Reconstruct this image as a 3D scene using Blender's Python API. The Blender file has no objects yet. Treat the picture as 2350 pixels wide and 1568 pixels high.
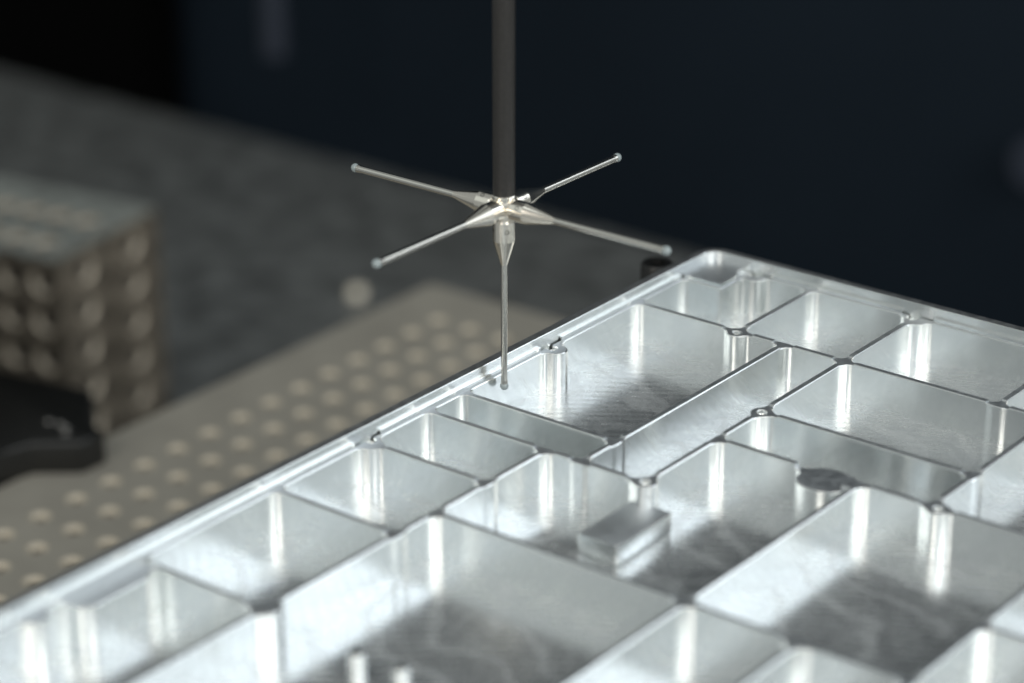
import bpy, math, random
import numpy as np
from mathutils import Vector, Matrix
from mathutils.geometry import delaunay_2d_cdt

random.seed(7)
S = bpy.context.scene
COL = S.collection
MM = 0.001
# the part is laid out in millimetres: u = right-down rib direction, v = away-right rib direction, z = 0 at the rib tops.
OU, OV, OZ = 330.0, -480.0, 260.0            # offset to world: the granite table top is world z = 0


def W(u, v, z=0.0):
    return Vector(((u + OU) * MM, (v + OV) * MM, (z + OZ) * MM))


# ------------------------------------------------------------------ camera
PITCH, YAW = math.radians(23.02), math.radians(37.755)
fw = Vector((-math.sin(YAW) * math.cos(PITCH), math.cos(YAW) * math.cos(PITCH), -math.sin(PITCH)))
rt = Vector((math.cos(YAW), math.sin(YAW), 0))
up = rt.cross(fw)
cd = bpy.data.cameras.new("camera")
cam = bpy.data.objects.new("camera", cd)
COL.objects.link(cam)
m = Matrix((rt, up, -fw)).transposed().to_4x4()
m.translation = W(0, 0, 260)
cam.matrix_world = m
cd.sensor_width = 36.0
cd.lens = 5896.0 / 2350.0 * 36.0
cd.clip_start = 0.05
cd.clip_end = 50.0
cd.dof.use_dof = True
cd.dof.focus_distance = 0.648
cd.dof.aperture_fstop = cd.lens / 13.2
S.camera = cam

# ------------------------------------------------------------------ world and lamps
w = bpy.data.worlds.new("World")
S.world = w
w.use_nodes = True
w.node_tree.nodes["Background"].inputs[0].default_value = (0.93, 0.99, 0.98, 1)
w.node_tree.nodes["Background"].inputs[1].default_value = 0.24
S.view_settings.view_transform = 'Standard'
S.view_settings.look = 'None'
S.view_settings.exposure = 0.5
S.view_settings.gamma = 1.0
S.cycles.use_denoising = True
S.cycles.max_bounces = 10
S.cycles.glossy_bounces = 8


def area(name, az, el, dist, sx, sy, radiance, color, target=(-300, 470, 0)):
    """az in degrees from +v towards +u, seen from the part."""
    a, e = math.radians(az), math.radians(el)
    d = Vector((math.sin(a) * math.cos(e), math.cos(a) * math.cos(e), math.sin(e)))
    l = bpy.data.lights.new(name, 'AREA')
    l.shape = 'RECTANGLE'
    l.size, l.size_y = sx, sy
    l.energy = radiance * sx * sy * math.pi
    l.color = color
    o = bpy.data.objects.new(name, l)
    COL.objects.link(o)
    o.location = W(*target) + d * dist
    o.rotation_euler = d.to_track_quat('Z', 'Y').to_euler()
    return o


area("window_lamp_right", 56, 32, 2.2, 1.7, 1.5, 0.80, (0.87, 0.95, 1.0))
area("bright_window_pane", 36, 31.5, 2.15, 1.0, 0.36, 1.9, (0.88, 0.95, 1.0))
area("window_lamp_behind_camera", 106, 30, 2.4, 1.5, 1.5, 3.2, (0.98, 0.98, 0.93))
area("second_window_lamp", 174, 30, 2.4, 0.9, 1.5, 3.2, (1.0, 0.95, 0.86))
area("pale_wall_lamp", 142, 30, 2.6, 1.1, 1.5, 0.75, (0.85, 0.94, 1.0))
area("soft_lamp_left", 228, 34, 2.2, 1.0, 1.5, 0.26, (0.92, 1.0, 0.95))
area("overhead_fill", 150, 82, 2.2, 1.6, 0.5, 1.0, (0.93, 1.0, 0.98))  # added fill from overhead to brighten the table

# ------------------------------------------------------------------ materials


def newmat(name):
    mt = bpy.data.materials.new(name)
    mt.use_nodes = True
    nt = mt.node_tree
    return mt, nt, nt.nodes["Principled BSDF"]


def N(nt, t, **kw):
    n = nt.nodes.new(t)
    for k, v in kw.items():
        if k.startswith('i_'):
            key = k[2:]
            n.inputs[int(key) if key.isdigit() else key].default_value = v
        else:
            setattr(n, k, v)
    return n


def coords(nt, scale, rot=(0, 0, 0)):
    tc = N(nt, 'ShaderNodeTexCoord')
    mp = N(nt, 'ShaderNodeMapping')
    mp.inputs['Scale'].default_value = scale
    mp.inputs['Rotation'].default_value = rot
    nt.links.new(tc.outputs['Object'], mp.inputs['Vector'])
    return mp.outputs[0]


def ramp(nt, src, stops):
    r = N(nt, 'ShaderNodeValToRGB')
    e = r.color_ramp.elements
    while len(e) < len(stops):
        e.new(0.5)
    for k, (p, c) in enumerate(stops):
        e[k].position = p
        e[k].color = (c, c, c, 1) if not isinstance(c, tuple) else c + (1,)
    nt.links.new(src, r.inputs[0])
    return r.outputs[0]


def noise(nt, vec, scale, detail=4, rough=0.6, dist=0.0):
    n = N(nt, 'ShaderNodeTexNoise')
    n.inputs['Scale'].default_value = scale
    n.inputs['Detail'].default_value = detail
    n.inputs['Roughness'].default_value = rough
    n.inputs['Distortion'].default_value = dist
    nt.links.new(vec, n.inputs['Vector'])
    return n.outputs[0]


def bump(nt, h, strength, dist, normal=None):
    b = N(nt, 'ShaderNodeBump')
    b.inputs['Strength'].default_value = strength
    b.inputs['Distance'].default_value = dist
    nt.links.new(h, b.inputs['Height'])
    if normal is not None:
        nt.links.new(normal, b.inputs['Normal'])
    return b.outputs[0]


K = 1000.0   # object coordinates are metres; textures think in millimetres


def mat_wall(name="milled_aluminium_wall", fillet=False):
    mt, nt, p = newmat(name)
    p.inputs['Metallic'].default_value = 1
    p.inputs['Base Color'].default_value = (0.84, 0.86, 0.86, 1)
    c = coords(nt, (0.05 * K, 0.05 * K, 2.6 * K))
    streak = noise(nt, c, 1.0, 5, 0.65)
    c2 = coords(nt, (0.03 * K, 0.03 * K, 0.05 * K))
    cloud0 = noise(nt, c2, 1.0, 2, 0.5)
    cm = N(nt, 'ShaderNodeMath', operation='MULTIPLY_ADD')
    nt.links.new(cloud0, cm.inputs[0])
    cm.inputs[1].default_value = 0.4
    cm.inputs[2].default_value = 0.3
    cloud = cm.outputs[0]
    mix = N(nt, 'ShaderNodeMath', operation='MULTIPLY_ADD')
    nt.links.new(streak, mix.inputs[0])
    mix.inputs[1].default_value = 0.5
    nt.links.new(cloud, mix.inputs[2])
    r = ramp(nt, mix.outputs[0], [(0.45, 0.17), (1.0, 0.30)])
    nt.links.new(r, p.inputs['Roughness'])
    p.inputs['Anisotropic'].default_value = 0.9
    tv = N(nt, 'ShaderNodeCombineXYZ')
    tv.inputs[2].default_value = 1.0
    nt.links.new(tv.outputs[0], p.inputs['Tangent'])
    h = bump(nt, streak, 0.25, 0.00004)
    if fillet:
        c3 = coords(nt, (2.3 * K, 2.3 * K, 0.03 * K))
        h = bump(nt, noise(nt, c3, 1.0, 3, 0.7), 0.4, 0.00016, h)
    nt.links.new(h, p.inputs['Normal'])
    return mt


def mat_floor():
    mt, nt, p = newmat("milled_aluminium_floor")
    out = nt.nodes['Material Output']
    p.inputs['Metallic'].default_value = 1
    c = coords(nt, (K, K, K))
    cloud = noise(nt, c, 0.11, 4, 0.6, 1.2)
    fine = noise(nt, c, 3.2, 4, 0.75)
    # cutter swirls
    wv = N(nt, 'ShaderNodeTexWave', wave_type='RINGS', rings_direction='Z')
    wv.inputs['Scale'].default_value = 0.11
    wv.inputs['Distortion'].default_value = 4.0
    wv.inputs['Detail'].default_value = 2.0
    wv.inputs['Detail Scale'].default_value = 0.35
    nt.links.new(c, wv.inputs['Vector'])
    col = ramp(nt, cloud, [(0.3, (0.66, 0.68, 0.70)), (0.7, (0.80, 0.82, 0.82))])
    nt.links.new(col, p.inputs['Base Color'])
    a = N(nt, 'ShaderNodeMath', operation='MULTIPLY_ADD')
    nt.links.new(wv.outputs[1], a.inputs[0])
    a.inputs[1].default_value = 0.3
    nt.links.new(cloud, a.inputs[2])
    nt.links.new(ramp(nt, a.outputs[0], [(0.35, 0.12), (1.1, 0.33)]), p.inputs['Roughness'])
    h = bump(nt, fine, 0.12, 0.00006)
    nt.links.new(h, p.inputs['Normal'])
    # fine dust and machining residue that catches light
    d = N(nt, 'ShaderNodeBsdfDiffuse')
    d.inputs['Color'].default_value = (0.48, 0.50, 0.51, 1)
    mx = N(nt, 'ShaderNodeMixShader')
    m2 = N(nt, 'ShaderNodeMath', operation='MULTIPLY_ADD')
    m2.inputs[1].default_value = 0.05
    m2.use_clamp = True
    sp = noise(nt, c, 5.5, 2, 0.6)
    sp2 = noise(nt, c, 0.07, 6, 0.7, 2.5)
    cs = coords(nt, (0.12 * K, 1.1 * K, K), (0, 0, 0.12))
    scr = noise(nt, cs, 1.0, 5, 0.7, 1.5)
    m1 = N(nt, 'ShaderNodeMath', operation='MULTIPLY')
    nt.links.new(ramp(nt, sp, [(0.35, 0.3), (0.7, 1.0)]), m1.inputs[0])
    nt.links.new(ramp(nt, sp2, [(0.3, 0.28), (0.7, 0.64)]), m1.inputs[1])
    nt.links.new(ramp(nt, scr, [(0.5, 0.0), (0.68, 1.0)]), m2.inputs[0])
    wv2 = N(nt, 'ShaderNodeTexWave', wave_type='BANDS', bands_direction='DIAGONAL')
    wv2.inputs['Scale'].default_value = 0.035
    wv2.inputs['Distortion'].default_value = 16.0
    wv2.inputs['Detail'].default_value = 3.0
    wv2.inputs['Detail Scale'].default_value = 0.5
    nt.links.new(c, wv2.inputs['Vector'])
    m3 = N(nt, 'ShaderNodeMath', operation='MULTIPLY_ADD')
    nt.links.new(ramp(nt, wv2.outputs[1], [(0.80, 0.0), (0.97, 1.0)]), m3.inputs[0])
    m3.inputs[1].default_value = 0.15
    nt.links.new(m1.outputs[0], m3.inputs[2])
    nt.links.new(m3.outputs[0], m2.inputs[2])
    nt.links.new(m2.outputs[0], mx.inputs[0])
    nt.links.new(p.outputs[0], mx.inputs[1])
    nt.links.new(d.outputs[0], mx.inputs[2])
    nt.links.new(mx.outputs[0], out.inputs['Surface'])
    return mt


def mat_top(name, base, r0, r1, bs, grain):
    mt, nt, p = newmat(name)
    p.inputs['Metallic'].default_value = 1
    c = coords(nt, (K, K, K))
    g = noise(nt, c, grain, 5, 0.75)
    cl = noise(nt, c, 0.5, 3, 0.6)
    nt.links.new(ramp(nt, g, [(0.35, tuple(x * 0.75 for x in base)), (0.7, base)]), p.inputs['Base Color'])
    nt.links.new(ramp(nt, cl, [(0.3, r0), (0.7, r1)]), p.inputs['Roughness'])
    nt.links.new(bump(nt, g, bs, 0.0002), p.inputs['Normal'])
    return mt


def mat_simple(name, base, rough, metal=0.0, nscale=None, var=0.25, bs=0.0):
    mt, nt, p = newmat(name)
    p.inputs['Base Color'].default_value = base + (1,)
    p.inputs['Roughness'].default_value = rough
    p.inputs['Metallic'].default_value = metal
    if nscale:
        c = coords(nt, (K, K, K))
        g = noise(nt, c, nscale, 4, 0.6)
        nt.links.new(ramp(nt, g, [(0.3, tuple(x * (1 - var) for x in base)), (0.7, tuple(x * (1 + var) for x in base))]),
                     p.inputs['Base Color'])
        if metal == 0 and base[0] < 0.02 and rough > 0.6:
            p.inputs['Specular IOR Level'].default_value = 0.05
        if bs:
            nt.links.new(bump(nt, g, bs, 0.0002), p.inputs['Normal'])
    return mt


M_WALL = mat_wall()
M_FILLET = mat_wall('milled_aluminium_fillet', True)
M_FLOOR = mat_floor()
M_TOP = mat_top("rib_top_aluminium", (0.66, 0.69, 0.72), 0.36, 0.52, 0.7, 2.4)
M_RIM = mat_top("rim_top_aluminium", (0.48, 0.49, 0.50), 0.34, 0.5, 1.0, 1.6)
M_STEEL = mat_simple("polished_steel", (0.84, 0.79, 0.71), 0.2, 1.0)
M_CARBIDE = mat_simple("carbide_stem", (0.60, 0.58, 0.54), 0.22, 1.0)
M_RUBY = mat_simple("grey_ceramic_ball", (0.26, 0.30, 0.31), 0.05, 0.0)
M_SHAFT = mat_simple("carbon_fibre_shaft", (0.020, 0.0185, 0.0175), 0.42, 0.0, 1.5, 0.35)
M_DARK = mat_simple("hole_shade", (0.01, 0.01, 0.01), 0.5)  # near-black stands in for the shade deep inside holes
M_BLACK = mat_simple("black_oxide", (0.006, 0.006, 0.0055), 0.38)
M_PLATE = mat_simple("dull_nickel_plate", (0.33, 0.31, 0.27), 0.5, 0.3, 0.03, 0.12)
M_INSERT = mat_simple("bright_insert", (0.46, 0.41, 0.33), 0.5, 0.15)
M_INSERT_BLOCK = mat_simple("bright_chamfer", (0.50, 0.44, 0.36), 0.45, 0.2)
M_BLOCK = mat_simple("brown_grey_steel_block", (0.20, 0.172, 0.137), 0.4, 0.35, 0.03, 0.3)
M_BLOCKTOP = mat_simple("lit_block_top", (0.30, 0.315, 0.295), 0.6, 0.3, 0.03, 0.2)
M_GRAN = mat_simple("grey_granite", (0.128, 0.133, 0.132), 0.4, 0.0, 0.05, 0.6)
M_BACK = mat_simple("dark_blue_panel", (0.0098, 0.0152, 0.0225), 0.7, 0.0, 0.002, 0.2)
M_VOID = mat_simple("black_column_paint", (0.0005, 0.0005, 0.0005), 0.9, 0.0, 0.01)
M_PALE = mat_simple("glint_pale", (0.9, 0.83, 0.70), 0.25)  # pale colour stands in for a bright glint on the table
M_STUD = mat_simple("glint_stud_steel", (0.16, 0.155, 0.15), 0.35, 1.0)
M_BAR = mat_simple("blue_grey_paint", (0.022, 0.028, 0.044), 0.5)
M_BALLSTEEL = mat_simple("chromed_steel", (0.95, 0.9, 0.8), 0.08, 1.0)

# ------------------------------------------------------------------ object helpers


def link(name, me, parent=None, mats=()):
    for mt in mats:
        me.materials.append(mt)
    o = bpy.data.objects.new(name, me)
    COL.objects.link(o)
    if parent is not None:
        o.parent = parent
    return o


def thing(name, label, cat, loc=(0, 0, 0), rotz=0.0, group=None):
    o = bpy.data.objects.new(name, None)
    COL.objects.link(o)
    o.empty_display_size = 0.01
    o.location = loc
    o.rotation_euler = (0, 0, rotz)
    o['label'] = label
    o['category'] = cat
    if group:
        o['group'] = group
    return o


def smooth(me, ang=35):
    for p in me.polygons:
        p.use_smooth = True
    me.set_sharp_from_angle(angle=math.radians(ang))


def mesh(name, verts, faces, sm=None, mi=None):
    me = bpy.data.meshes.new(name)
    me.from_pydata([tuple(v) for v in verts], [], faces)
    if mi is not None:
        me.polygons.foreach_set('material_index', mi)
    me.update()
    if sm:
        smooth(me, sm)
    return me


def lathe(name, prof, n=32, cap=True, axis='Z', sm=35):
    """prof: list of (r, z) in mm"""
    vs, fs = [], []
    for r, z in prof:
        for k in range(n):
            a = 2 * math.pi * k / n
            vs.append((r * math.cos(a) * MM, r * math.sin(a) * MM, z * MM))
    for i in range(len(prof) - 1):
        for k in range(n):
            k2 = (k + 1) % n
            fs.append((i * n + k, i * n + k2, (i + 1) * n + k2, (i + 1) * n + k))
    if cap:
        fs.append(tuple(reversed(range(n))))
        b = (len(prof) - 1) * n
        fs.append(tuple(range(b, b + n)))
    if axis != 'Z':
        R = Vector(axis).to_track_quat('Z', 'Y').to_matrix()
        vs = [tuple(R @ Vector(v)) for v in vs]
    return mesh(name, vs, fs, sm)


def boxmesh(name, a, b, bev=0.0):
    """box from corner a to b in mm with chamfered edges"""
    import bmesh
    bm = bmesh.new()
    bmesh.ops.create_cube(bm, size=1)
    for v in bm.verts:
        for k in range(3):
            v.co[k] = (a[k] if v.co[k] < 0 else b[k]) * MM
    if bev:
        bmesh.ops.bevel(bm, geom=list(bm.edges), offset=bev * MM, segments=2, profile=0.5, affect='EDGES')
    me = bpy.data.meshes.new(name)
    bm.to_mesh(me)
    bm.free()
    smooth(me, 40)
    return me


# ------------------------------------------------------------------ the milled housing
T = 0.9                      # half a rib
FLOORZ = -10.3
UL, VB = -364.0, 561.5       # ledge edges
UR, VN = -150.0, 262.0       # beyond the frame
RF = 2.2
# ribs running along v: (u, v0, v1)
RV = [(-332.4, 526, 564), (-318.4, 437.5, 526), (-328.8, 250, 437.5), (-300.4, 437.5, 564), (-261.0, 250, 467.4),
      (-256.6, 526, 564), (-242.4, 467.4, 526), (-233.3, 250, 396.3), (-207.3, 250, 467.4), (-218, 526, 564)]
# ribs running along u: (v, u0, u1)
RH = [(526.0, -370, -148), (451.3, -370, -318.4), (437.5, -370, -300.4), (415.2, -370, -328.8), (382.8, -370, -328.8),
      (340.0, -370, -328.8), (396.3, -328.8, -207.3), (467.4, -300.4, -148), (487.2, -300.4, -242.4), (425.4, -207.3, -148)]
# bosses: (u, v, radius, screw hole radius)
BO = [(-363.4, 487.3, 3.3, 1.2), (-332.4, 525.2, 2.7, 1.15), (-300.2, 487.0, 2.8, 1.3), (-300.4, 438.0, 2.8, 1.3),
      (-299.6, 561.6, 3.5, 1.3), (-363.6, 415.0, 3.2, 1.2), (-328.9, 341.0, 3.2, 0.0), (-240.6, 467.2, 2.9, 1.2),
      (-349.6, 560.6, 3.2, 1.2), (-233.3, 396.3, 2.2, 0.0), (-363.4, 308.5, 3.0, 0.0), (-300.0, 343.0, 0, 0)]
BO = [b for b in BO if b[2] > 0]
HO = {(-363.4, 487.3): (-364.2, 487.4), (-349.6, 560.6): (-350.5, 562.0), (-363.6, 415.0): (-364.9, 416.3),
      (-299.6, 561.6): (-301.2, 562.0)}
# wider pads: (u, v, half u, half v, round)
PADS = [(-358.9, 556.3, 7.1, 9.3, 0.6), (-269.2, 465.6, 6.8, 6.2, 6.1), (-362.5, 328.0, 4.2, 10.5, 3.5)]
NODES = [(b[0], b[1], 4.7) for b in BO if b[1] < 555 and b[0] > -350] + \
        [(-318.4, 526, 3.1), (-300.4, 526, 3.2), (-256.6, 526, 3.1), (-242.4, 526, 3.1), (-300.4, 467.4, 3.2),
         (-318.4, 437.5, 3.1), (-328.8, 437.5, 3.1), (-328.8, 415.2, 3.1), (-328.8, 382.8, 3.1), (-328.8, 396.3, 3.1),
         (-242.4, 487.2, 3.1), (-261.0, 396.3, 3.1), (-261.0, 467.4, 3.1), (-207.3, 467.4, 3.1), (-207.3, 425.4, 3.1),
         (-207.3, 396.3, 3.1), (-318.4, 451.3, 3.1), (-218, 526, 3.1)]
NODES += [(-363.4, 487.3, 4.8), (-363.6, 415.0, 4.6), (-299.6, 561.6, 5.0)]
LEDGE = 1.0                  # ledge body reaches this far outward


def box(p, cu, cv, hu, hv, r=0.0):
    du = np.abs(p[..., 0] - cu) - hu + r
    dv = np.abs(p[..., 1] - cv) - hv + r
    return np.hypot(np.maximum(du, 0), np.maximum(dv, 0)) + np.minimum(np.maximum(du, dv), 0) - r


def rmin(a, b, r):
    return np.maximum(r, np.minimum(a, b)) - np.hypot(np.maximum(r - a, 0), np.maximum(r - b, 0))


def sdf(p):
    A = np.full(p.shape[:-1], 1e3)
    for v, u0, u1 in RH:
        A = np.minimum(A, box(p, (u0 + u1) / 2, v, (u1 - u0) / 2, T))
    A = np.minimum(A, VB - p[..., 1])
    A = np.minimum(A, p[..., 1] - VN)
    B = np.full(p.shape[:-1], 1e3)
    for u, v0, v1 in RV:
        B = np.minimum(B, box(p, u, (v0 + v1) / 2, T, (v1 - v0) / 2))
    B = np.minimum(B, p[..., 0] - UL)
    B = np.minimum(B, UR - p[..., 0])
    D = rmin(A, B, RF)
    for cu, cv, hu, hv, r in PADS:
        D = rmin(D, box(p, cu, cv, hu, hv, r), 1.8)
    C = np.full(p.shape[:-1], 1e3)
    for u, v, r, h in BO:
        C = np.minimum(C, np.hypot(p[..., 0] - u, p[..., 1] - v) - r)
    D = rmin(D, C, 1.3)
    for u, v, r, h in BO:
        if h > 0:
            hu, hv = HO.get((u, v), (u, v))
            D = np.maximum(D, h - np.hypot(p[..., 0] - hu, p[..., 1] - hv))
    return D


def grad(p):
    e = 0.004
    gx = (sdf(p + [e, 0]) - sdf(p - [e, 0])) / (2 * e)
    gy = (sdf(p + [0, e]) - sdf(p - [0, e])) / (2 * e)
    g = np.stack([gx, gy], -1)
    return g / np.maximum(np.linalg.norm(g, axis=-1, keepdims=True), 1e-9)


def contours():
    h = 0.4
    xs = np.arange(UL - 2.5 + 0.013, UR + 2.5, h)
    ys = np.arange(VN - 2.5 + 0.017, VB + 2.5, h)
    X, Y = np.meshgrid(xs, ys, indexing='ij')
    F = sdf(np.stack([X, Y], -1))
    pts, ids, adj = [], {}, {}

    def ev(kind, i, j):
        k = (kind, i, j)
        if k not in ids:
            if kind == 0:
                a, b = F[i, j], F[i + 1, j]
                pts.append((xs[i] + h * a / (a - b), ys[j]))
            else:
                a, b = F[i, j], F[i, j + 1]
                pts.append((xs[i], ys[j] + h * a / (a - b)))
            ids[k] = len(pts) - 1
        return ids[k]
    s = F < 0
    cx = s[:-1, :-1].astype(int) + s[1:, :-1] + s[:-1, 1:] + s[1:, 1:]
    for i, j in zip(*np.where((cx > 0) & (cx < 4))):
        es = []
        if s[i, j] != s[i + 1, j]:
            es.append(ev(0, i, j))
        if s[i + 1, j] != s[i + 1, j + 1]:
            es.append(ev(1, i + 1, j))
        if s[i, j + 1] != s[i + 1, j + 1]:
            es.append(ev(0, i, j + 1))
        if s[i, j] != s[i, j + 1]:
            es.append(ev(1, i, j))
        for a, b in zip(es[::2], es[1::2]):
            adj.setdefault(a, []).append(b)
            adj.setdefault(b, []).append(a)
    P = np.array(pts)
    for _ in range(4):
        P = P - grad(P) * sdf(P)[:, None] * 0.95
    loops, seen = [], set()
    for st in list(adj):
        if st in seen:
            continue
        lp, prev, cur = [], None, st
        while cur is not None and cur not in seen:
            seen.add(cur)
            lp.append(cur)
            nx = [q for q in adj[cur] if q not in seen]
            cur = nx[0] if nx else None
        if len(lp) > 5:
            loops.append(P[lp])
    res = []
    for L in loops:                       # drop points that lie on straight stretches
        n = len(L)
        G = grad(L)
        keep = [i for i in range(n) if (G[i] @ G[i - 1] < 0.99999 or G[i] @ G[(i + 1) % n] < 0.99999)]
        if len(keep) < 4:
            keep = list(range(n))
        Q = L[keep]
        # thin out points that fall nearly on top of each other
        out = [Q[0]]
        for q in Q[1:]:
            if np.hypot(*(q - out[-1])) > 0.12:
                out.append(q)
        res.append(np.array(out))
    return res


housing = thing("machined_housing", "bright milled aluminium housing with thin ribs, screw bosses and open square pockets",
                "metal part", W(0, 0, 0))
HC = Vector((0, 0, 0))


def build_web():
    CH = 0.22
    loops = contours()
    V2, E2 = [], []

    def addloop(L):
        b = len(V2)
        V2.extend([Vector((float(q[0]), float(q[1]))) for q in L])
        E2.extend([(b + i, b + (i + 1) % len(L)) for i in range(len(L))])
    for L in loops:
        addloop(L)
        addloop(L - grad(L) * CH)
    out = [(UL - LEDGE, VN - 2), (UR + 2, VN - 2), (UR + 2, VB + LEDGE), (UL - LEDGE, VB + LEDGE)]
    addloop(np.array(out))
    cuts = []
    for u, v, hs in NODES:
        cuts.append([(u - hs, v - hs), (u + hs, v - hs), (u + hs, v + hs), (u - hs, v + hs)])
    for c in cuts:
        c = [(max(q[0], UL - LEDGE + .01), min(q[1], VB + LEDGE - .01)) for q in c]
        addloop(np.array(c))
    b = len(V2)
    V2 += [Vector((UL, VN - 1.99)), Vector((UL, VB + LEDGE - .01)), Vector((UL - LEDGE + .01, VB)), Vector((UR + 1.9, VB))]
    E2 += [(b, b + 1), (b + 2, b + 3)]
    vv, ee, ff, _, _, _ = delaunay_2d_cdt(V2, E2, [], 0, 0.0005)
    P = np.array([[q.x, q.y] for q in vv])
    D = sdf(P)
    F = np.array([f for f in ff if len(f) == 3])
    C = P[F].mean(1)
    inside = (C[:, 0] > UL - LEDGE) & (C[:, 0] < UR + 2) & (C[:, 1] > VN - 2) & (C[:, 1] < VB + LEDGE)
    # solid = centroid inside, with a little slack for chords of concave arcs
    A = P[F]
    area2 = np.abs((A[:, 1, 0] - A[:, 0, 0]) * (A[:, 2, 1] - A[:, 0, 1]) - (A[:, 2, 0] - A[:, 0, 0]) * (A[:, 1, 1] - A[:, 0, 1]))
    solid = inside & (sdf(C) < -0.002) & (area2 > 1e-6)
    F = F[solid]
    C = C[solid]
    reg = np.full(len(F), -1)
    for k, (u, v, hs) in enumerate(NODES):
        reg[(np.abs(C[:, 0] - u) < hs) & (np.abs(C[:, 1] - v) < hs)] = k
    NL = len(NODES)
    led = (reg < 0) & ((C[:, 0] < UL) | (C[:, 1] > VB))
    reg[led] = NL
    pads = [NL + 1 + k for k in range(len(PADS))]
    for k, (cu, cv, hu, hv, r) in enumerate(PADS):
        q = (reg < 0) & (np.abs(C[:, 0] - cu) < hu + 2) & (np.abs(C[:, 1] - cv) < hv + 2)
        reg[q] = NL + 1 + k
    # connected components of what is left: ribs
    emap = {}
    for i, t in enumerate(F):
        for a, b_ in ((0, 1), (1, 2), (2, 0)):
            emap.setdefault(tuple(sorted((t[a], t[b_]))), []).append(i)
    nxt = NL + 1 + len(PADS)
    nb = [[] for _ in F]
    for e, l in emap.items():
        if len(l) == 2:
            nb[l[0]].append(l[1])
            nb[l[1]].append(l[0])
    for i in range(len(F)):
        if reg[i] == -1:
            st = [i]
            reg[i] = nxt
            while st:
                q = st.pop()
                for r_ in nb[q]:
                    if reg[r_] == -1:
                        reg[r_] = nxt
                        st.append(r_)
            nxt += 1
    onc = np.abs(D) < 0.02
    G = grad(P)

    def ztop(k):
        if k < NL:
            return -0.35
        if k == NL + 2:
            return -1.2
        if k == NL + 3:
            return -1.0
        return 0.0
    names = {}
    for k in sorted(set(reg)):
        tri = F[reg == k]
        if k < NL:
            u, v, hs = NODES[k]
            boss = any(abs(b_[0] - u) < 1.5 and abs(b_[1] - v) < 1.5 for b_ in BO)
            nm = "screw_boss" if boss else "rib_junction"
        elif k == NL:
            nm = "ledge"
        elif k <= NL + len(PADS):
            nm = "raised_pad"
        else:
            nm = "rib"
            if len(tri) < 3:
                pass
        z = ztop(k)
        vs, nrm, fs, loopn, mi = [], [], [], [], []
        vid = {}

        def vt(i, zz):
            key = (i, round(zz, 4))
            if key not in vid:
                vid[key] = len(vs)
                q = P[i]
                vs.append((q[0] * MM, q[1] * MM, zz * MM))
            return vid[key]
        UPN = (0, 0, 1)
        for t in tri:
            a, b_, c = t
            if (P[b_] - P[a])[0] * (P[c] - P[a])[1] - (P[b_] - P[a])[1] * (P[c] - P[a])[0] < 0:
                b_, c = c, b_
            fs.append([vt(q, z - CH if onc[q] else z) for q in (a, b_, c)])
            ch = [onc[q] for q in (a, b_, c)]
            if any(ch):
                nn = []
                g = np.mean([G[q] for q, o_ in zip((a, b_, c), ch) if o_], axis=0)
                nv = Vector((g[0], g[1], 1.0)).normalized()
                loopn += [tuple(nv)] * 3
                mi.append(0)
            else:
                loopn += [UPN] * 3
                mi.append(1)
        for e, l in emap.items():
            mine = [i for i in l if reg[i] == k]
            if len(mine) != 1:
                continue
            a, b_ = e
            other = [i for i in l if reg[i] != k]
            t = F[mine[0]]
            c = [q for q in t if q not in e][0]
            d = P[b_] - P[a]
            if d[0] * (P[c] - P[a])[1] - d[1] * (P[c] - P[a])[0] < 0:
                a, b_ = b_, a
                d = -d
            n2 = np.array([d[1], -d[0]]) / max(np.hypot(*d), 1e-9)
            if other:
                zo = ztop(reg[other[0]])
                lo = min(zo, z) - 0.6
            else:
                lo = FLOORZ
            za = z - CH if onc[a] else z
            zb = z - CH if onc[b_] else z
            fs.append([vt(a, za), vt(a, lo), vt(b_, lo), vt(b_, zb)])
            if other or not (onc[a] and onc[b_]):
                na = nb_ = (n2[0], n2[1], 0)
            else:
                na = (G[a][0], G[a][1], 0) if G[a] @ n2 > 0.5 else (n2[0], n2[1], 0)
                nb_ = (G[b_][0], G[b_][1], 0) if G[b_] @ n2 > 0.5 else (n2[0], n2[1], 0)
            loopn += [na, na, nb_, nb_]
            mi.append(2 if max(abs(n2[0]), abs(n2[1])) < 0.9995 else 0)
        me = bpy.data.meshes.new(nm)
        me.from_pydata(vs, [], fs)
        me.materials.append(M_WALL)
        me.materials.append(M_TOP)
        me.materials.append(M_FILLET)
        me.polygons.foreach_set('material_index', mi)
        me.polygons.foreach_set('use_smooth', [True] * len(mi))
        me.normals_split_custom_set(loopn)
        me.update()
        link(nm, me, housing)


build_web()

# floor of the pockets: one plate with its own thickness
link("pocket_floor", boxmesh("pocket_floor", (UL - 0.5, VN - 1.5, -16.0), (UR + 1.5, VB + 0.5, FLOORZ)), housing, (M_FLOOR,))


def offset_path(d):
    """left side then round corner then back side, d mm outside the pocket edge; corner radius grows with d"""
    r0 = 2.6
    r = r0 + d
    cu, cv = UL + r0, VB - r0
    pts = [(UL - d, VN - 2)]
    for k in range(13):
        a = math.pi - (math.pi / 2) * k / 12
        pts.append((cu + r * math.cos(a), cv + r * math.sin(a)))
    pts.append((UR + 2, VB + d))
    return pts


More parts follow.
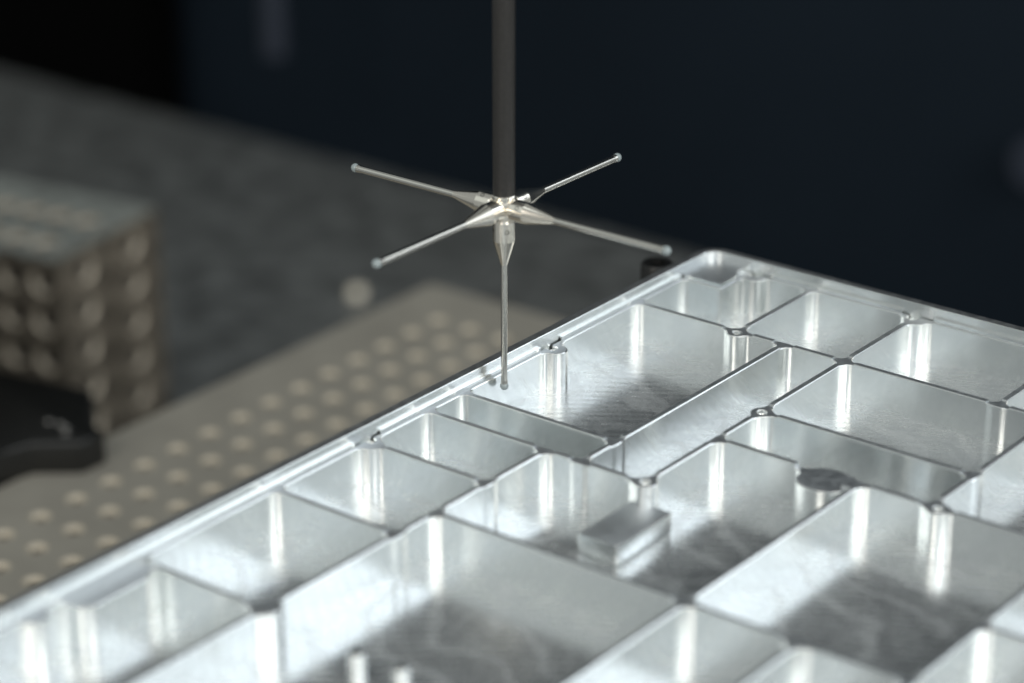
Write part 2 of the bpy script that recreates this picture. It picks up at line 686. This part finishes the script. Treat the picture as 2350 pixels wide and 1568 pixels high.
def loft(name, prof, mats, mis, parent):
    """prof: (d, z) with z up; each stretch gets the material index in mis"""
    vs, fs, mi = [], [], []
    n = None
    for d, z in prof:
        L = offset_path(d)
        n = len(L)
        vs += [(q[0] * MM, q[1] * MM, z * MM) for q in L]
    for i in range(len(prof) - 1):
        for k in range(n - 1):
            fs.append((i * n + k, i * n + k + 1, (i + 1) * n + k + 1, (i + 1) * n + k))
            mi.append(mis[i])
    me = mesh(name, vs, fs, 30, mi)
    return link(name, me, parent, mats)


# outer rim wall
loft("rim", [(0.9, -16), (1.55, -0.2), (1.55, 3.45), (1.7, 3.6), (4.0, 3.6), (4.2, 3.4), (4.2, -16), (0.9, -16)],
     (M_WALL, M_RIM), [0, 0, 0, 1, 0, 0, 0], housing)


# raised step between ledge and rim, cut away beside the screw bosses
def step_piece(path):
    """path: list of inner-edge points; swept square-ish bar inward edge at d=0.7 out to the rim"""
    vs, fs = [], []
    for (u, v), (nu, nv) in path:
        for d, z in ((0.7, -0.2), (0.7, 1.08), (0.82, 1.2), (1.7, 1.2)):
            vs.append(((u + nu * d) * MM, (v + nv * d) * MM, z * MM))
    n = 4
    for i in range(len(path) - 1):
        for k in range(3):
            fs.append((i * n + k, (i + 1) * n + k, (i + 1) * n + k + 1, i * n + k + 1))
    fs.append((0, 1, 2, 3))
    b = (len(path) - 1) * n
    fs.append((b + 3, b + 2, b + 1, b))
    me = mesh("ledge_step", vs, fs, 30)
    link("ledge_step", me, housing, (M_WALL,))


def left_run(v0, v1):
    step_piece([((UL, v0), (-1, 0)), ((UL, v1), (-1, 0))])


def back_run(u0, u1):
    step_piece([((u0, VB), (0, 1)), ((u1, VB), (0, 1))])


left_run(VN, 410.5)
left_run(420.0, 483.0)
left_run(492.0, 547.0)
back_run(-345.3, -304.5)
back_run(-294.8, UR)
# upper level of the corner pad
vs_ = [(-366.0, 547.7), (-352.5, 547.7), (-352.5, 555.6), (-353.0, 556.6), (-354.2, 558.2), (-354.4, 560.5), (-353.8, 563.4), (-363.4, 563.4), (-365.2, 562.6), (-366.0, 560.8)]
vv_ = [(u * MM, v * MM, 1.2 * MM) for u, v in vs_] + [(u * MM, v * MM, -0.2 * MM) for u, v in vs_]
nn_ = len(vs_)
ff_ = [tuple(range(nn_))] + [(i, nn_ + i, nn_ + (i + 1) % nn_, (i + 1) % nn_) for i in range(nn_)]
link("corner_pad", mesh("corner_pad", vv_, ff_, None, [1] + [0] * nn_), housing, (M_WALL, M_TOP))

# threaded holes in the bosses
thr = []
for k in range(9):
    z0 = -1.3 - k * 0.55
    thr += [(1.0, z0), (0.86, z0 - 0.27)]
me_thr = lathe("screw_thread", thr, 20, cap=False)
me_thr.materials.append(M_WALL)
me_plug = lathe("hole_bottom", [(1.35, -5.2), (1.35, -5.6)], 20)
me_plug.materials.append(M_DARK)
for u, v, r, h in BO:
    if h > 0:
        hu, hv = HO.get((u, v), (u, v))
        for me_, s in ((me_thr, h), (me_plug, 1.0)):
            o = bpy.data.objects.new(me_.name, me_)
            COL.objects.link(o)
            o.parent = housing
            o.location = (hu * MM, hv * MM, 0)
            o.scale = (s, s, 1)

# low block that stands in the middle pocket, below a boss
me = boxmesh("inner_block", (-303.4, 415.6, FLOORZ), (-292.2, 437.2, -5.2), 0.7)
ib = link("inner_block", me, housing, (M_WALL, M_TOP))
for p_ in me.polygons:
    if p_.normal.z > 0.9:
        p_.material_index = 1
# two round posts in the large front pocket
me_post = lathe("pocket_post", [(1.9, FLOORZ), (1.9, -4.2), (1.6, -3.9), (0.6, -3.9)], 28)
me_post.materials.append(M_WALL)
for u, v in ((-306.0, 343.4), (-295.0, 344.4)):
    o = bpy.data.objects.new("pocket_post", me_post)
    COL.objects.link(o)
    o.parent = housing
    o.location = (u * MM, v * MM, 0)

# ------------------------------------------------------------------ star stylus
CU, CV, CZ = -362.1, 464.4, 45.3
sty = thing("star_stylus", "five armed steel star probe with ball tips, lower tip beside the bright pocket wall", "probe", W(CU, CV, CZ))
R_CONE = [(2.0, 0.6), (2.6, 3.0), (2.75, 3.2), (2.75, 7.2), (2.55, 8.0), (0.95, 15.2), (0.90, 15.6)]


def arm(direction, length, cone, stem_r, ball_r, hole_dirs):
    d = Vector(direction)
    c = link("cone_socket", lathe("cone_socket", cone, 72, axis=direction, sm=7), sty, (M_STEEL,))
    link("stem", lathe("stem", [(stem_r, cone[-1][1] - 1.0), (stem_r, length - ball_r * 0.6)], 24, axis=direction), sty, (M_CARBIDE,))
    pr = [(max(ball_r * math.sin(math.pi * k / 24), 0.002), length - ball_r * math.cos(math.pi * k / 24)) for k in range(25)]
    link("ball_tip", lathe("ball_tip", pr, 32, axis=direction, sm=60), sty, (M_RUBY,))
    link("ball_collar", lathe("ball_collar", [(stem_r, length - ball_r - 0.6), (stem_r * 1.12, length - ball_r - 0.2), (stem_r * 1.12, length - ball_r * 0.7)], 24, axis=direction), sty, (M_CARBIDE,))
    for hd in hole_dirs:
        h = Vector(hd)
        me = lathe("grub_hole", [(0.55, 1.5), (0.55, 2.78), (0.42, 2.80), (0.40, 2.3)], 16, cap=True, axis=hd)
        o = link("grub_hole", me, sty, (M_DARK,))
        o.location = d * 5.6 * MM


arm((1, 0, 0), 48.0, R_CONE, 0.90, 1.16, [(0, -0.8, 0.6), (0, 0.6, -0.8)])
arm((-1, 0, 0), 47.9, R_CONE, 0.90, 1.16, [(0, -0.5, 0.87)])
arm((0, 1, 0), 47.3, R_CONE, 0.90, 1.16, [(0.8, 0, 0.6)])
arm((0, -1, 0), 47.7, R_CONE, 0.90, 1.16, [(0.87, 0, -0.5)])
arm((0, 0, -1), 47.6, [(2.0, 0.6), (2.6, 3.0), (2.75, 3.5), (2.75, 8.4), (2.6, 9.0), (0.72, 15.2), (0.66, 15.6)], 0.80, 1.08,
    [(0.8, -0.6, 0), (-0.6, -0.8, 0)])
# hub: a chamfered body where the arms meet
import bmesh
bm = bmesh.new()
bmesh.ops.create_cube(bm, size=1)
for v_ in bm.verts:
    v_.co = v_.co * 6.3 * MM
bmesh.ops.bevel(bm, geom=list(bm.edges), offset=1.5 * MM, segments=1, profile=0.5, affect='EDGES')
me = bpy.data.meshes.new("hub")
bm.to_mesh(me)
bm.free()
smooth(me, 25)
link("hub", me, sty, (M_STEEL,))
link("hub_collar", lathe("hub_collar", [(3.1, 2.2), (3.1, 3.3), (2.95, 3.5)], 40, sm=25), sty, (M_STEEL,))
link("shaft", lathe("shaft", [(2.75, 2.8), (2.75, 140.0)], 40), sty, (M_SHAFT,))

# ------------------------------------------------------------------ panels with holes (fixture plate, tooling block)


def holed(name, us, vs_, r, u0, u1, v0, v1, n=16):
    """flat sheet in local x,y with round holes at the grid us x vs_; mm"""
    P_, F_ = [], []

    def quad(a, b, c, d):
        k = len(P_)
        P_.extend([a, b, c, d])
        F_.append((k, k + 1, k + 2, k + 3))
    eu = [us[0] - (us[1] - us[0]) / 2] + [(a + b) / 2 for a, b in zip(us, us[1:])] + [us[-1] + (us[-1] - us[-2]) / 2]
    ev = [vs_[0] - (vs_[1] - vs_[0]) / 2] + [(a + b) / 2 for a, b in zip(vs_, vs_[1:])] + [vs_[-1] + (vs_[-1] - vs_[-2]) / 2]
    for i, cu in enumerate(us):
        for j, cv in enumerate(vs_):
            a0, a1, b0, b1 = eu[i], eu[i + 1], ev[j], ev[j + 1]
            ring, sq = [], []
            for k in range(n):
                a = 2 * math.pi * (k + 0.5) / n
                c, s = math.cos(a), math.sin(a)
                ring.append((cu + r * c, cv + r * s))
            for k in range(n):
                a = 2 * math.pi * (k + 0.5) / n
                c, s = math.cos(a), math.sin(a)
                t = min(((a1 - cu) if c > 0 else (cu - a0)) / max(abs(c), 1e-9), ((b1 - cv) if s > 0 else (cv - b0)) / max(abs(s), 1e-9))
                sq.append((cu + t * c, cv + t * s))
            cor = {1: (a1, b1), 5: (a0, b1), 9: (a0, b0), 13: (a1, b0)}
            for k in range(n):
                k2 = (k + 1) % n
                quad(ring[k], sq[k], sq[k2], ring[k2])
                if k in (n // 8 - 1 + 0, 3 * n // 8 - 1, 5 * n // 8 - 1, 7 * n // 8 - 1):
                    q = {n // 8 - 1: (a1, b1), 3 * n // 8 - 1: (a0, b1), 5 * n // 8 - 1: (a0, b0), 7 * n // 8 - 1: (a1, b0)}[k]
                    kk = len(P_)
                    P_.extend([sq[k], q, sq[k2]])
                    F_.append((kk, kk + 1, kk + 2))
    A, B, C_, D_ = eu[0], eu[-1], ev[0], ev[-1]
    quad((u0, v0), (A, v0), (A, v1), (u0, v1))
    quad((B, v0), (u1, v0), (u1, v1), (B, v1))
    quad((A, v0), (B, v0), (B, C_), (A, C_))
    quad((A, D_), (B, D_), (B, v1), (A, v1))
    return mesh(name, [(x * MM, y * MM, 0) for x, y in P_], F_)


def side_walls(u0, u1, v0, v1, zt, zb, open_faces=()):
    P_ = [(u0, v0), (u1, v0), (u1, v1), (u0, v1)]
    vs, fs = [], []
    for k in range(4):
        if k in open_faces:
            continue
        a, b = P_[k], P_[(k + 1) % 4]
        n = len(vs)
        vs += [(a[0] * MM, a[1] * MM, zb * MM), (b[0] * MM, b[1] * MM, zb * MM), (b[0] * MM, b[1] * MM, zt * MM), (a[0] * MM, a[1] * MM, zt * MM)]
        fs.append((n, n + 1, n + 2, n + 3))
    n = len(vs)
    vs += [(p[0] * MM, p[1] * MM, zb * MM) for p in P_]
    fs.append((n + 3, n + 2, n + 1, n))
    return vs, fs


def insert_mesh(name, r, depth, cf=0.36, mt=None):
    ch = r * cf
    pr_ = [(r + 0.25, -0.02), (r + 0.25, 0.07), (r - 0.02, 0.07), (r - ch, -ch * 1.05)]
    n0 = len(pr_)
    for k_ in range(int(depth / 1.2)):
        pr_ += [(r - ch, -ch * 1.05 - 0.5 - 1.2 * k_), (r - ch + 0.3, -ch * 1.05 - 1.1 - 1.2 * k_)]
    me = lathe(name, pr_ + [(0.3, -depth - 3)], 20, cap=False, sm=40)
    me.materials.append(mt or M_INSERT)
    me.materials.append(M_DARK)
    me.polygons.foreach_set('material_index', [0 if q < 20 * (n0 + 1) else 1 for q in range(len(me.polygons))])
    return me


# fixture plate: local frame at its lattice origin
PZ = -126.0
HP = 260.0 - PZ
plate = thing("fixture_plate", "dull beige metal fixture plate with a grid of threaded holes beside the housing", "plate",
              W(-1.5254 * HP, 1.3091 * HP, PZ), math.radians(0.8))
PU, PV = 15.65, 16.3
us = [PU * k for k in range(0, 12)]
vs2 = [PV * k for k in range(-9, 14)]
plate_top = link("plate_top", holed("plate_top", us, vs2, 3.6, -27, 420, -170, 241), plate, (M_PLATE,))
a_, b_ = side_walls(-27, 420, -170, 241, 0, -25)
link("plate_sides", mesh("plate_sides", a_, b_), plate, (M_PLATE,))
ins = insert_mesh("threaded_insert", 3.6, 14)
for a in us:
    for b in vs2:
        o = bpy.data.objects.new("threaded_insert", ins)
        COL.objects.link(o)
        o.parent = plate
        o.location = (a * MM, b * MM, 0)
# stand under the plate
for (a, b) in ((0, 220), (380, 220), (380, -140), (60, -140)):
    link("plate_foot", lathe("plate_foot", [(14, PZ * 0 - 134.0), (14, -25.2)], 24), plate, (M_BLACK,)).location = (a * MM, b * MM, 0)
# black standoffs that carry the housing on the plate
for n_, (u, v, t_) in enumerate(((-352, 548, "far left"), (-165, 548, "far right"), (-352, 290, "near left"), (-165, 290, "near right"))):
    o = link("standoff", lathe("standoff", [(7, PZ + 0.6), (7, -30), (5, -28), (5, -16.1)], 24), None, (M_BLACK,))
    o.location = W(u, v, 0)
    o['label'] = "black round standoff under the %s corner of the aluminium housing" % t_
    o['category'] = "standoff"
    o['group'] = "standoffs under the housing"

# ------------------------------------------------------------------ tooling block with holes
CA = math.radians(10.0)
block = thing("tooling_block", "tall brown grey steel block with rows of threaded holes, standing at the left edge", "steel block",
              W(-805, 711, -150), CA)
BW, BD, BH = 78.0, 200.0, 110.0       # along v', along -u', height
top_u = [-BD + 13 + 15.4 * k for k in range(12)]
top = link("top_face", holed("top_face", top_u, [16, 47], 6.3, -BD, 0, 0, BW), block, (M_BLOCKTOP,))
cols = [21, 57]
rows = [-11.5 - 18.6 * k for k in range(6)][::-1]
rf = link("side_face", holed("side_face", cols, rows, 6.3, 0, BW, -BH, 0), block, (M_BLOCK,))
rf.rotation_euler = (math.radians(90), 0, math.radians(90))
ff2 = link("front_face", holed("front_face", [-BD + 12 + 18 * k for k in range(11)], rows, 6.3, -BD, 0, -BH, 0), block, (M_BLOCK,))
ff2.rotation_euler = (math.radians(90), 0, 0)
a_, b_ = side_walls(-BD, 0, 0, BW, 0, -BH, (0, 1))
link("back_faces", mesh("back_faces", a_, b_), block, (M_BLOCK,))
ins2 = insert_mesh("threaded_hole", 6.3, 24, 0.27, M_INSERT_BLOCK)


def put_ins(loc, rot):
    o = bpy.data.objects.new("threaded_hole", ins2)
    COL.objects.link(o)
    o.parent = block
    o.location = [q * MM for q in loc]
    o.rotation_euler = rot


for x in top_u:
    for y in (16, 47):
        put_ins((x, y, 0), (0, 0, 0))
for y in cols:
    for z in rows:
        put_ins((0, y, z), (0, math.radians(90), 0))
for k in range(11):
    for z in rows:
        put_ins((-BD + 12 + 18 * k, 0, z), (math.radians(90), 0, 0))

# ------------------------------------------------------------------ clamp, screw, knob
cl = thing("black_clamp", "black clamp block in front of the holed steel block, beside the beige plate", "clamp", W(0, 0, 0))


def prism(name, pts, z0, z1, bev=1.5):
    bm = bmesh.new()
    lo = [bm.verts.new((u * MM, v * MM, z0 * MM)) for u, v in pts]
    f = bm.faces.new(lo)
    r = bmesh.ops.extrude_face_region(bm, geom=[f])
    for e in r['geom']:
        if isinstance(e, bmesh.types.BMVert):
            e.co.z = z1 * MM
    bmesh.ops.recalc_face_normals(bm, faces=bm.faces)
    bmesh.ops.bevel(bm, geom=list(bm.edges), offset=bev * MM, segments=2, profile=0.5, affect='EDGES')
    me = bpy.data.meshes.new(name)
    bm.to_mesh(me)
    bm.free()
    smooth(me, 40)
    return me


link("clamp_foot", prism("clamp_foot", [(-601.8, 548.5), (-601.7, 536.7), (-614.7, 526.6), (-617.7, 513.6), (-623, 486.5),
                                        (-690, 470), (-700, 560)], -129, -114), cl, (M_BLACK,))
link("clamp_body", prism("clamp_body", [(-619, 556), (-690, 530), (-705, 572), (-645, 584)], -259, -122, 4), cl, (M_BLACK,))
link("shade_blocker", prism("shade_blocker", [(-752, 545), (-960, 520), (-960, 610), (-752, 605)], -259, 10, 4), cl, (M_BLACK,))  # added unseen blocker that shades the front of the steel block
for u, v in ((-622.5, 541.5), (-618.0, 542.5), (-614.0, 541.5), (-610.8, 538.5)):  # studs added to give the row of small highlights on the clamp
    link("glint_stud", lathe("glint_stud", [(1.6, 0), (1.5, 0.5), (1.0, 1.0), (0.3, 1.2)], 16, sm=60), cl, (M_STUD,)).location = (u * MM, v * MM, -114 * MM)

kn = thing("socket_screw", "black round screw head just outside the left rim near the far corner", "screw", W(-377.6, 553.8, 0))
link("screw_head", lathe("screw_head", [(4.6, -16), (4.6, -1.0), (4.2, -0.3), (3.4, -0.1), (2.4, -0.3), (2.2, -2.5)], 32), kn, (M_BLACK,))
link("screw_shank", lathe("screw_shank", [(3.2, PZ + 0.6), (3.2, -16)], 20), kn, (M_BLACK,))

pin = thing("glint_cap", "small pale round cap standing in for a bright glint, alone on the dark granite table behind the beige plate", "cap", W(-854, 966, -260))
link("cap_dome", lathe("cap_dome", [(4.4, 0), (4.4, 3.0), (3.9, 4.2), (2.6, 5.0), (0.8, 5.4)], 28, sm=60), pin, (M_PALE,))  # pale dome in place of a shiny highlight

# ------------------------------------------------------------------ granite table and dark panels behind
tb = thing("granite_table", "dark grey granite measuring table stretching across the background", "table", W(-900, 560, -260))
link("table_slab", boxmesh("table_slab", (-1800, -560, -150), (1500, 575, 0), 6), tb, (M_GRAN,))


def struct(name, me, mats, loc=(0, 0, 0)):
    o = link(name, me, None, mats)
    o.location = loc
    o['kind'] = 'structure'
    return o


struct("back_wall", boxmesh("back_wall", (-2600, 1290, -420), (30, 1320, 1300)), (M_BACK,), W(0, 0, 0))
col_ = thing("black_column", "pure black machine column at the upper left behind the table", "machine column", W(0, 0, 0))
link("column_body", boxmesh("column_body", (-2000, 1240, -420), (-1292, 1275, 900)), col_, (M_VOID,))
bar = thing("hanging_bar", "thin blue grey bar hanging in front of the dark wall near the top edge", "bar", W(0, 0, 0))
link("bar_rod", lathe("bar_rod", [(8, -212), (8, 500)], 16), bar, (M_BAR,)).location = (-1085 * MM, 1155 * MM, 0)
kb = thing("wall_knob", "small grey knob on the dark wall at the right edge of the photo", "knob", W(-606, 1289, -214))
link("knob_head", lathe("knob_head", [(5, 0), (5, 14), (15, 16), (16, 20), (16, 26), (13, 30)], 28, axis=(0, -1, 0)), kb, (M_BAR,))
